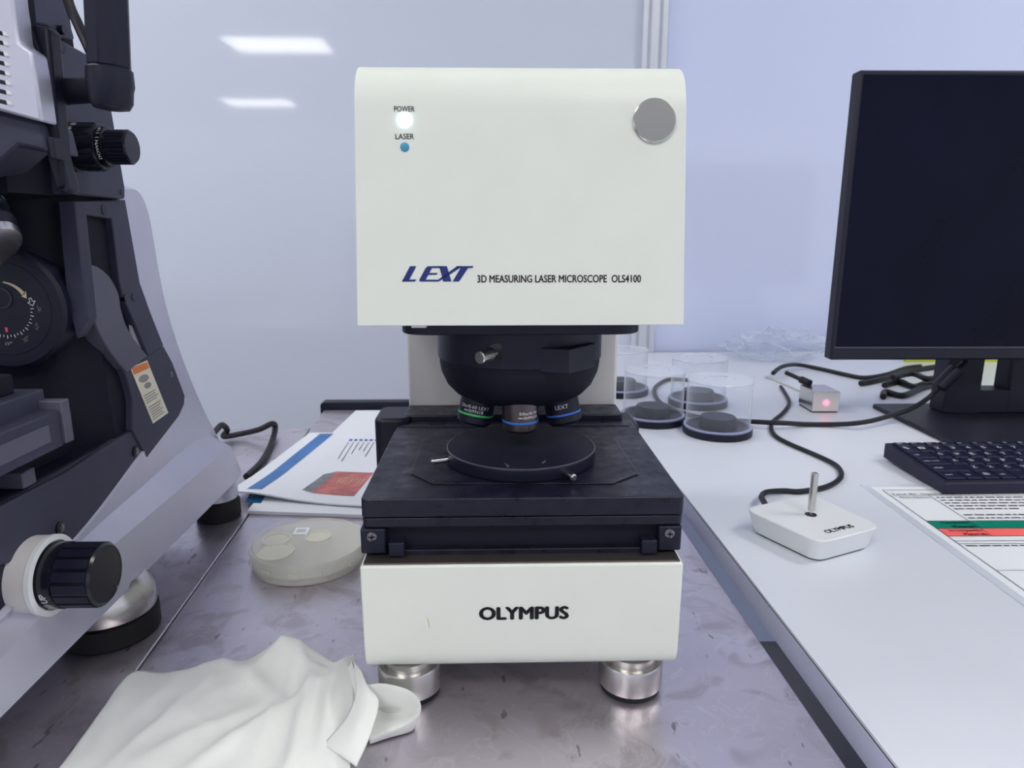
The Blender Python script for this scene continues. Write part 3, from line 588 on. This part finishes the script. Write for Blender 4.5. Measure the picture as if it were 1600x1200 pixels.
# cloth
t = thing('white_cloth', 'crumpled white cleaning cloth at the front of the steel table', 'cloth', (-.16, .36, 0))
top = [atz(x, y, 0) for x, y in ((200, 1062), (218, 1054), (262, 1056), (300, 1050), (345, 1037), (385, 1038), (412, 1030), (437, 1020), (452, 1012), (470, 1014), (500, 1030), (527, 1046), (543, 1040), (556, 1030))]
bot = [V((-.243+.172*i/13, .265, 0)) for i in range(14)]
TT = spline(top, 6); BB_ = spline(bot, 6); nv = 46; g = []
CR = [((310, 1205), (500, 1092), .010, .006), ((455, 1215), (492, 1070), .014, .005), ((215, 1165), (320, 1105), .004, .008), ((320, 1050), (350, 1115), .004, .009), ((452, 1014), (380, 1085), .012, .013), ((437, 1020), (520, 1085), .011, .012), ((150, 1180), (200, 1075), .003, .010), ((540, 1045), (500, 1190), .014, .012), ((385, 1180), (470, 1130), .006, .010), ((240, 1190), (400, 1120), .006, .007), ((505, 1100), (530, 1200), .010, .006), ((180, 1200), (330, 1075), .004, .004), ((270, 1060), (300, 1180), .005, .005), ((345, 1040), (440, 1110), .006, .004), ((400, 1200), (455, 1060), .005, .004), ((230, 1110), (420, 1190), .004, .005), ((470, 1020), (480, 1090), .006, .004)]
CRW = [(atz(*a, 0), atz(*b, 0), h, w_) for a, b, h, w_ in CR]
def ch(p):
    z = .0035+.0025*noise.noise(p*28)+.0012*noise.noise(p*75)
    for a, b, h, w_ in CRW:
        ab = b-a; s = max(0, min(1, (p-a).dot(ab)/ab.length_squared)); d = (p-(a+ab*s)).length
        z += .62*h*math.exp(-(abs(d)/w_)**1.25)*(.55+.45*math.sin(math.pi*min(1, max(0, s*.8+.1))))
    return max(z, .0012)
m_ = MB()
for i in range(len(TT)):
    for j in range(nv+1):
        v = j/nv; p = BB_[i]*(1-v)+TT[i]*v; z = ch(p); edge = min(1, (1-v)/.03); u = i/(len(TT)-1); edge = min(edge, u/.03+.0)
        m_.v.append(V((p.x, p.y, .0015+(z-.0015)*(.35+.65*edge))))
for i in range(len(TT)-1):
    for j in range(nv): a = i*(nv+1)+j; m_.f.append((a, a+nv+1, a+nv+2, a+1))
cl = obj('main_sheet', m_, 'cloth', t, smooth=80); sd = cl.modifiers.new('thick', 'SOLIDIFY'); sd.thickness = .0008; sd.offset = 1
def strip(name, *curves):
    cs = [spline([atz(x, y, z) for x, y, z in c], 5) for c in curves]; m2 = MB(); n = len(cs[0])
    # smooth across the curves as well
    cols = [spline([c[i] for c in cs], 5) for i in range(n)]
    m2.loft(cols, cap=False, closed=False); ob = obj(name, m2, 'cloth', t, smooth=80)
    sd = ob.modifiers.new('thick', 'SOLIDIFY'); sd.thickness = .0009; return ob
strip('fold', [(556, 1050, .001), (570, 1090, .001), (598, 1114, .001), (630, 1121, .001), (648, 1131, .001), (642, 1143, .001), (608, 1153, .001), (578, 1163, .001)],
      [(549, 1031, .014), (566, 1066, .016), (602, 1068, .023), (642, 1080, .025), (658, 1103, .022), (645, 1126, .015), (608, 1142, .008), (576, 1156, .004)],
      [(543, 1042, .012), (558, 1082, .010), (598, 1101, .010), (624, 1106, .010), (634, 1114, .009), (628, 1118, .007), (600, 1132, .006), (572, 1148, .004)],
      [(522, 1070, .006), (540, 1112, .004), (578, 1108, .003), (600, 1108, .003), (606, 1114, .003), (594, 1124, .003), (575, 1136, .003), (552, 1152, .003)],
      [(510, 1085, .004), (530, 1125, .004), (545, 1128, .004), (560, 1128, .004), (565, 1130, .004), (560, 1134, .004), (552, 1142, .004), (540, 1158, .004)])
strip('flap', [(552, 1032, .020), (556, 1078, .022), (541, 1120, .019), (503, 1164, .010)],
      [(566, 1050, .023), (572, 1090, .025), (556, 1140, .021), (528, 1178, .012)],
      [(572, 1075, .022), (592, 1096, .022), (578, 1150, .018), (556, 1197, .011)])

# ------------------------------------------------------------------ things on the white desk
# objective cases: clear domes over black bases
def case_mesh(r, h):
    dome = MB().lathe([(r*.93, .010), (r*.93, h-.002), (r*.91, h), (r*.45, h), (r*.43, h-.001), (.0004, h-.001)], (0, 0, 0), seg=64, cap=False)
    rim = MB().lathe([(r*.90, h-.0012), (r*.925, h+.0002), (r*.94, h-.0012), (r*.925, h-.0026)], (0, 0, 0), seg=64, cap=False)
    base_ = MB().lathe([(r*.98, 0), (r, .001), (r, .0095), (r*.97, .011), (r*.945, .011), (r*.945, .0085), (r*.5, .0085), (r*.48, .0085)], (0, 0, 0), seg=64)
    lip = MB().lathe([(r*.925, .010), (r*.985, .0105), (r*.985, .0125), (r*.925, .0130)], (0, 0, 0), seg=64, cap=False)
    core = MB().lathe([(r*.56, .008), (r*.54, .022), (r*.50, .0245), (0, .0245)], (0, 0, 0), seg=48)
    return dome, rim, base_, lip, core
DESC = ['clear lidded case with black base, nearest the joystick, front right of four', 'clear lidded case with black base beside the stage, front left of four', 'clear lidded case with black base standing behind the two front cases', 'clear lidded case with black base half hidden by the microscope column']
first = None
for k, (px, py, r) in enumerate(((1137.5, 692, .0475), (1031, 671.5, .0475), (1103, 643, .0475), (978, 624, .0475))):
    p = atz(px, py, DZ); loc = (p.x, p.y+r, DZ)
    t = thing('objective_case', DESC[k], 'case', loc, k*.4, 'clear objective cases'); h = .078
    if first is None:
        d_, ri, ba, li, co = case_mesh(r, h)
        first = [obj('dome', d_, 'clear_acrylic', t, local=True), obj('dome_rim', ri, 'clear_rim' if 'clear_rim' in MATS else 'clear_acrylic', t, local=True), obj('base', ba, 'black', t, local=True), obj('base_lip', li, 'lip', t, local=True), obj('socket', co, 'black', t, local=True)]
    else:
        for c in first:
            n_ = c.copy(); COL.objects.link(n_); n_.parent = t
# joystick
t = thing('joystick', 'white square joystick controller with metal stick', 'joystick', (.29, .585, DZ))
TP = [atz(x, y, .042) for x, y in ((1160, 794), (1281, 849), (1380, 823), (1268, 771))]; ce = sum(TP, V())/4
r0 = rnd(TP, .013, 6)
def sc_(k, z): return [V((ce.x+(p.x-ce.x)*k, ce.y+(p.y-ce.y)*k, z)) for p in r0]
obj('foot_plate', MB().loft([sc_(.84, DZ), sc_(.85, DZ+.0015)]), 'gap', t)
jb = obj('housing', MB().loft([sc_(.86, DZ+.0015), sc_(.90, DZ+.006), sc_(.97, .0395), sc_(.985, .0412), sc_(.97, .042)]), 'white_plastic', t, smooth=40)
c = atz(1267, 804, .0421); obj('socket', MB().lathe([(.0052, -.001), (.0052, .0003), (.004, .0003)], c, seg=32), 'black_gloss', jb)
hh = .048
for _ in range(20):
    q = c+V((.0, 0, hh)); v = q-CC; py_ = 600-FPX*v.dot(UP)/v.dot(FW); hh += (py_-739)*.0003
obj('stick', MB().lathe([(.0012, 0), (.0012, .004), (.0033, .0045), (.0033, hh-.0008), (.0026, hh)], c, seg=28), 'aluminium', t)
a = atz(1294, 833, .0423); b = atz(1336, 823, .0423); uu = (b-a); vv = V((-uu.y, uu.x, 0)).normalized()*.0058
flat_text('brand_lettering', 'OLYMPUS', 'print_black', jb, a, uu, vv, bold=.035)
def desk_cable(name, pts, r, label, m='cable', z=DZ):
    return tag(obj(name, MB().tube(spline([atz(p[0], p[1], (p[2] if len(p) > 2 else z)+r) for p in pts]), r), m), label, 'cable')
desk_cable('joystick_cable', ((1200, 796, .028), (1194, 785, .028), (1190, 776, .027), (1198, 769, .024), (1225, 767), (1250, 768), (1290, 761), (1312, 748), (1313, 735), (1300, 723), (1268, 708), (1235, 694), (1213, 682), (1205, 670), (1208, 658), (1220, 648), (1230, 637), (1233, 627), (1226, 613), (1220, 604)), .0030, 'black cable curling from the joystick back across the desk')
mc = desk_cable('video_cable', ((1078, 594), (1045, 593), (1026, 603), (1023, 615), (1032, 629), (1055, 641), (1088, 651), (1130, 656), (1196, 660, .0265), (1225, 661, .0265), (1260, 663), (1310, 663, .022), (1340, 661, .027), (1372, 655, .030), (1420, 640, .037), (1450, 622, .053), (1466, 606, .069), (1478, 592, .082), (1500, 572, .102), (1508, 565, .1105)), .0036, 'black cable looping past the clear cases and up to the monitor through a ferrite bead')
a = atz(1466, 606, .0726); b = atz(1497, 575, .1030); obj('ferrite_bead', MB().lathe([(.004, 0), (.0105, .002), (.0105, (b-a).length-.002), (.004, (b-a).length)], a, b-a, 28), 'black', mc)
desk_cable('power_cable', ((1208, 583, .03), (1222, 573, .032), (1245, 570, .025), (1280, 576), (1320, 585), (1350, 590), (1385, 585), (1415, 575), (1438, 572)), .0042, 'black cable arching left from behind the monitor')
for k, (pts, lb) in enumerate(((((1345, 599), (1380, 592), (1420, 580), (1470, 572)), 'upper straight black cable beside the monitor neck'), (((1380, 620), (1384, 612), (1410, 618), (1440, 606), (1475, 596)), 'lowest black cable with blunt end beside the monitor neck'), (((1382, 602), (1405, 596), (1430, 604), (1460, 590), (1480, 580)), 'wavy black cable in the middle of the bundle by the monitor neck'), (((1395, 590, .033), (1425, 584, .033), (1450, 592, .033), (1480, 586, .033)), 'short black cable at the back of the bundle by the monitor neck'))):
    desk_cable('bundle_cable', pts, .0052, lb)
desk_cable('thin_wire', ((1196, 588), (1225, 600), (1252, 612), (1262, 618)), .0016, 'thin pale wire leading to the small metal box', 'cable_clear')
# small metal box with red light
b0 = atz(1268, 645, DZ); b1 = atz(1310, 645, DZ); bw = b1.x-b0.x; bh = .034
t = thing('metal_box', 'small aluminium box with a glowing red light', 'box', (b0.x+bw/2, b0.y, DZ), -.02)
m_ = MB(); m_.loft([rnd([(x, 0, z) for x, z in ((-bw/2, .002), (bw/2, .002), (bw/2, bh), (-bw/2, bh))], .002, 3), rnd([(x, .050, z) for x, z in ((-bw/2, .002), (bw/2, .002), (bw/2, bh), (-bw/2, bh))], .002, 3)])
bo = obj('housing', m_, 'aluminium', t, local=True)
obj('front_plate', MB().box(-bw/2+.0006, bw/2-.0006, -.0012, 0, .0026, bh-.0006), 'column_paint', t, local=True, bevel=.0004)
obj('bottom_pad', MB().box(-bw/2+.001, bw/2-.001, .001, .049, 0, .002), 'rubber', t, local=True)
obj('red_light', MB().lathe([(.0042, 0), (.0042, .0010), (.002, .0018)], (0, -.0012, bh*.48), (0, -1, 0), 24), 'led_red', t, local=True)
obj('connector', MB().lathe([(.006, 0), (.006, .018), (.0035, .02), (.0035, .05)], (-.010, .040, bh+.004), (-.3, .6, .12), 20), 'cable', t, local=True)
# crumpled clear bag
bm = bmesh.new(); bmesh.ops.create_icosphere(bm, subdivisions=4, radius=1)
bc = atz(1322, 603, DZ)+V((-.02, .275, 0)); m_ = MB()
for v in bm.verts:
    p = v.co.copy(); n1 = 1+.42*noise.noise(p*2.1)+.20*abs(noise.noise(p*5.5))+.10*noise.noise(p*11)
    q = V((p.x*.098*n1, p.y*.058*n1, max(-.0, (p.z*.5+.42)*.062*n1))); m_.v.append(V((bc.x+q.x, bc.y+q.y, DZ+.0008+max(0, q.z))))
m_.f = [tuple(v.index for v in f.verts) for f in bm.faces]; bm.free()
tag(obj('plastic_bag', m_, 'clear_bag', smooth=25), 'crumpled clear plastic bag behind the small metal box', 'bag')
# monitor
t = thing('monitor', 'black computer monitor with blank screen at the right edge', 'monitor', (.742, 1.0, DZ), math.radians(-1.0))
W2, z0, z1, fy = .268, .100, .482, -.055    # local; fy = front plane
bk = obj('housing', MB().box(-W2, W2, fy, fy+.022, z0, z1), 'bezel', t, local=True, bevel=.003)
obj('rear_shell', MB().loft([[(-W2+.03, fy+.022, z0+.03), (W2-.03, fy+.022, z0+.03), (W2-.03, fy+.022, z1-.03), (-W2+.03, fy+.022, z1-.03)], [(-.15, fy+.045, z0+.09), (.15, fy+.045, z0+.09), (.15, fy+.045, z1-.08), (-.15, fy+.045, z1-.08)]]), 'bezel', t, local=True)
obj('screen', MB().box(-W2+.006, W2-.006, fy-.0006, fy+.002, z0+.019, z1-.006), 'screen', t, local=True)
obj('chin_edge', MB().box(-W2+.004, W2-.004, fy-.0010, fy+.002, z0+.0175, z0+.0190), 'mid_grey', t, local=True)
nk = MB()   # neck with a cable opening
n0, n1_, ny0, ny1 = -.062, .105, .0, .035
oh0, oh1, oz0, oz1 = -.010, .036, .043, .098
nk.box(n0, oh0, ny0, ny1, .008, .30).box(oh1, n1_, ny0, ny1, .008, .30).box(oh0, oh1, ny0, ny1, .008, oz0).box(oh0, oh1, ny0, ny1, oz1, .30)
obj('neck', nk, 'bezel', t, local=True, bevel=.001)
obj('hinge', MB().box(-.05, .05, -.02, .03, .22, .32), 'bezel', t, local=True)
obj('foot', MB().prism(rnd([(-.138, -.17, 0), (.138, -.17, 0), (.138, .07, 0), (-.138, .062, 0)], .006, 4), (0, 0, .007)), 'bezel', t, local=True, bevel=.0015)
# a yellow-green folder seen through the neck opening
fo = aty(1552, 590, 1.45)
t = thing('folder', 'yellow-green folder leaning behind the monitor neck', 'folder', (fo.x, 1.45, DZ))
obj('cover', MB().box(-.20, .012, 0, .006, 0, .13), 'photo_yellow', t, local=True, bevel=.001)
obj('pages', MB().box(-.197, .010, .006, .014, .001, .128), 'paper', t, local=True)
# info sheet under the keyboard
t = thing('information_sheet', 'laminated information sheet with green and red table rows', 'sheet', (.45, .6, DZ))
s0 = V((.4085, .7235, DZ)); ex = V((1, -.012, 0)).normalized(); ey = V((-.028, -1, 0)).normalized()
def shp(u, v, e=.0010): return s0+ex*u+ey*v+V((0, 0, e))
lam = obj('laminate', MB().prism([shp(0, 0, 0), shp(.297, 0, 0), shp(.297, .42, 0), shp(0, .42, 0)], (0, 0, .0008)), 'laminate', t)
obj('page', MB().quad(shp(.008, .008, .0009), shp(.289, .008, .0009), shp(.289, .412, .0009), shp(.008, .412, .0009)), 'paper', lam, doubled=True)
def suv(px, py):
    p = atz(px, py, DZ+.001)-s0; det = ex.x*ey.y-ex.y*ey.x; return (p.x*ey.y-p.y*ey.x)/det, (ex.x*p.y-ex.y*p.x)/det
U0, V0 = suv(1379, 766); UE = .280
vs = {k: suv(1500, y)[1] for k, y in (('g0', 814), ('g1', 826), ('r1', 838), ('o1', 845.5), ('t1', 850), ('b', 912))}
UM = suv(1452+32, 795)[0]
def cell(name, u0, u1, v0, v1, m, e=.0011): return obj(name, MB().quad(shp(u0, v0, e), shp(u1, v0, e), shp(u1, v1, e), shp(u0, v1, e)), m, lam, doubled=True)
cell('green_row', U0, UE, vs['g0'], vs['g1'], 'green_bar'); cell('red_row', U0, UE, vs['g1'], vs['r1'], 'red_bar')
lw_ = .00035; vt = suv(1420, 775)[1]
for v in (V0, vt, vs['g0'], vs['g1'], vs['r1'], vs['o1'], vs['t1'], .40): cell('table_line', U0, UE, v-lw_, v+lw_, 'print_dark', .0013)
cell('table_line', U0-lw_, U0+lw_, V0, .40, 'print_dark', .0013); cell('table_line', UM-lw_, UM+lw_, vt, vs['r1'], 'print_dark', .0013); cell('table_line', U0+.095, U0+.0955, vs['t1']+.05, .40, 'print_dark', .0013)
cell('table_line', U0, UE, vs['t1']+.05, vs['t1']+.0505, 'print_dark', .0013)
def stext(s, u0, u1, v, h, m='print_black'): return flat_text('lettering', s, m, lam, shp(u0, v, .0014), shp(u1, v, 0)-shp(u0, v, 0), -ey*h, bold=.008)
stext('Tool ID: Optical Mi', U0+.003, U0+.070, vt-.0015, .0052); stext('Description', UM-.035, UM-.003, vt+.0075, .0045)
stext('Compatible', UM-.030, UM-.002, vs['g0']+.0075, .0052); stext('Materials', UM-.024, UM-.002, vs['g1']-.0018, .0052)
stext('Incompatible', UM-.033, UM-.002, vs['g1']+.0078, .0052); stext('Materials', UM-.024, UM-.002, vs['r1']-.0018, .0052)
stext('Ope', .172, .190, vs['o1']-.002, .0075)
ln = MB()
def words(u0, u1, v, h=.0011):
    u = u0
    while u < u1-.004:
        l = random.uniform(.003, .011); e = min(u+l, u1); ln.quad(shp(u, v-h, .0013), shp(e, v-h, .0013), shp(e, v+h, .0013), shp(u, v+h, .0013)); u = e+.0018
for k in range(8):
    if k != 5: words(UM+.004, UE-.004 if k not in (4, 7) else UM+.075, vt+.005+k*(vs['g0']-vt-.004)/8)
words(.140, .178, vs['t1']-.0035, .0009); words(U0+.004, UE-.03, vs['t1']+.004, .0009)
obj('small_print', ln, 'print_dark', lam, doubled=True)
# keyboard
t = thing('keyboard', 'black keyboard in front of the monitor', 'keyboard', (.4815, .689, DZ), math.radians(.4))
KW, KD = .44, .118
def kz_(y): return .0145+y/KD*.0085
obj('case', MB().loft([[(x, 0, .002), (x, KD, .004), (x, KD, kz_(KD)), (x, 0, kz_(0))] for x in (0, KW)]), 'key_board', t, local=True, bevel=.0015)
for x in (.03, KW-.03): obj('foot', MB().box(x-.012, x+.012, .095, .108, 0, .005), 'rubber', t, local=True)
PT = .019
rows = [
 [('ctrl', 1.25), ('fn', 1), ('\u25a0', 1), ('alt', 1), ('', 6), ('alt', 1), ('ctrl', 1)],
 [('shift', 2.25)]+[(c, 1) for c in 'ZXCVBNM,.']+[('shift', 2)],
 [('caps lock', 1.75)]+[(c, 1) for c in 'ASDFGHJKL']+[('enter', 2)],
 [('tab', 1.5)]+[(c, 1) for c in 'QWERTYUIOP'],
 [('`', 1)]+[(c, 1) for c in '1234567890-'],
 [('esc', 1)]+[('F%d' % i, 1) for i in range(1, 12)]]
km = {}
yy = .0075
for ri, row in enumerate(rows):
    dep = PT if ri < 5 else .0125; x = .0065
    for s, wd in row:
        kw = wd*PT-.0022; kd = dep-.0022
        if x+kw > .262: break
        key_ = (round(kw, 4), round(kd, 4))
        if key_ not in km:
            q = MB().loft([[(0, 0, -.002), (kw, 0, -.002), (kw, kd, -.002), (0, kd, -.002)], [(.0, .0, .0012), (kw, 0, .0012), (kw, kd, .0012), (0, kd, .0012)], [(.0012, .0010, .0022), (kw-.0012, .0010, .0022), (kw-.0012, kd-.0008, .0022), (.0012, kd-.0008, .0022)]])
            k_ = obj('key', q, 'key', t, local=True); km[key_] = k_.data
        else:
            k_ = bpy.data.objects.new('key', km[key_]); COL.objects.link(k_); k_.parent = t
        k_.location = (x, yy, kz_(yy+kd/2)); k_.rotation_euler = (math.atan(.0085/KD), 0, 0)
        if s:
            big = len(s) == 1; hgt = .0058 if big else .0030; wdt = (.0046 if s not in 'WM\u25a0' else .0058) if big else .0020*len(s)
            ox = .0045 if big else .003
            if ri == 4: ox = .003
            flat_text('legend', s, 'print_white', k_, V((ox, kd*.40, .00235)), V((wdt, 0, 0)), V((0, hgt, 0)), bold=.03, local=True)
        x += wd*PT
    yy += dep
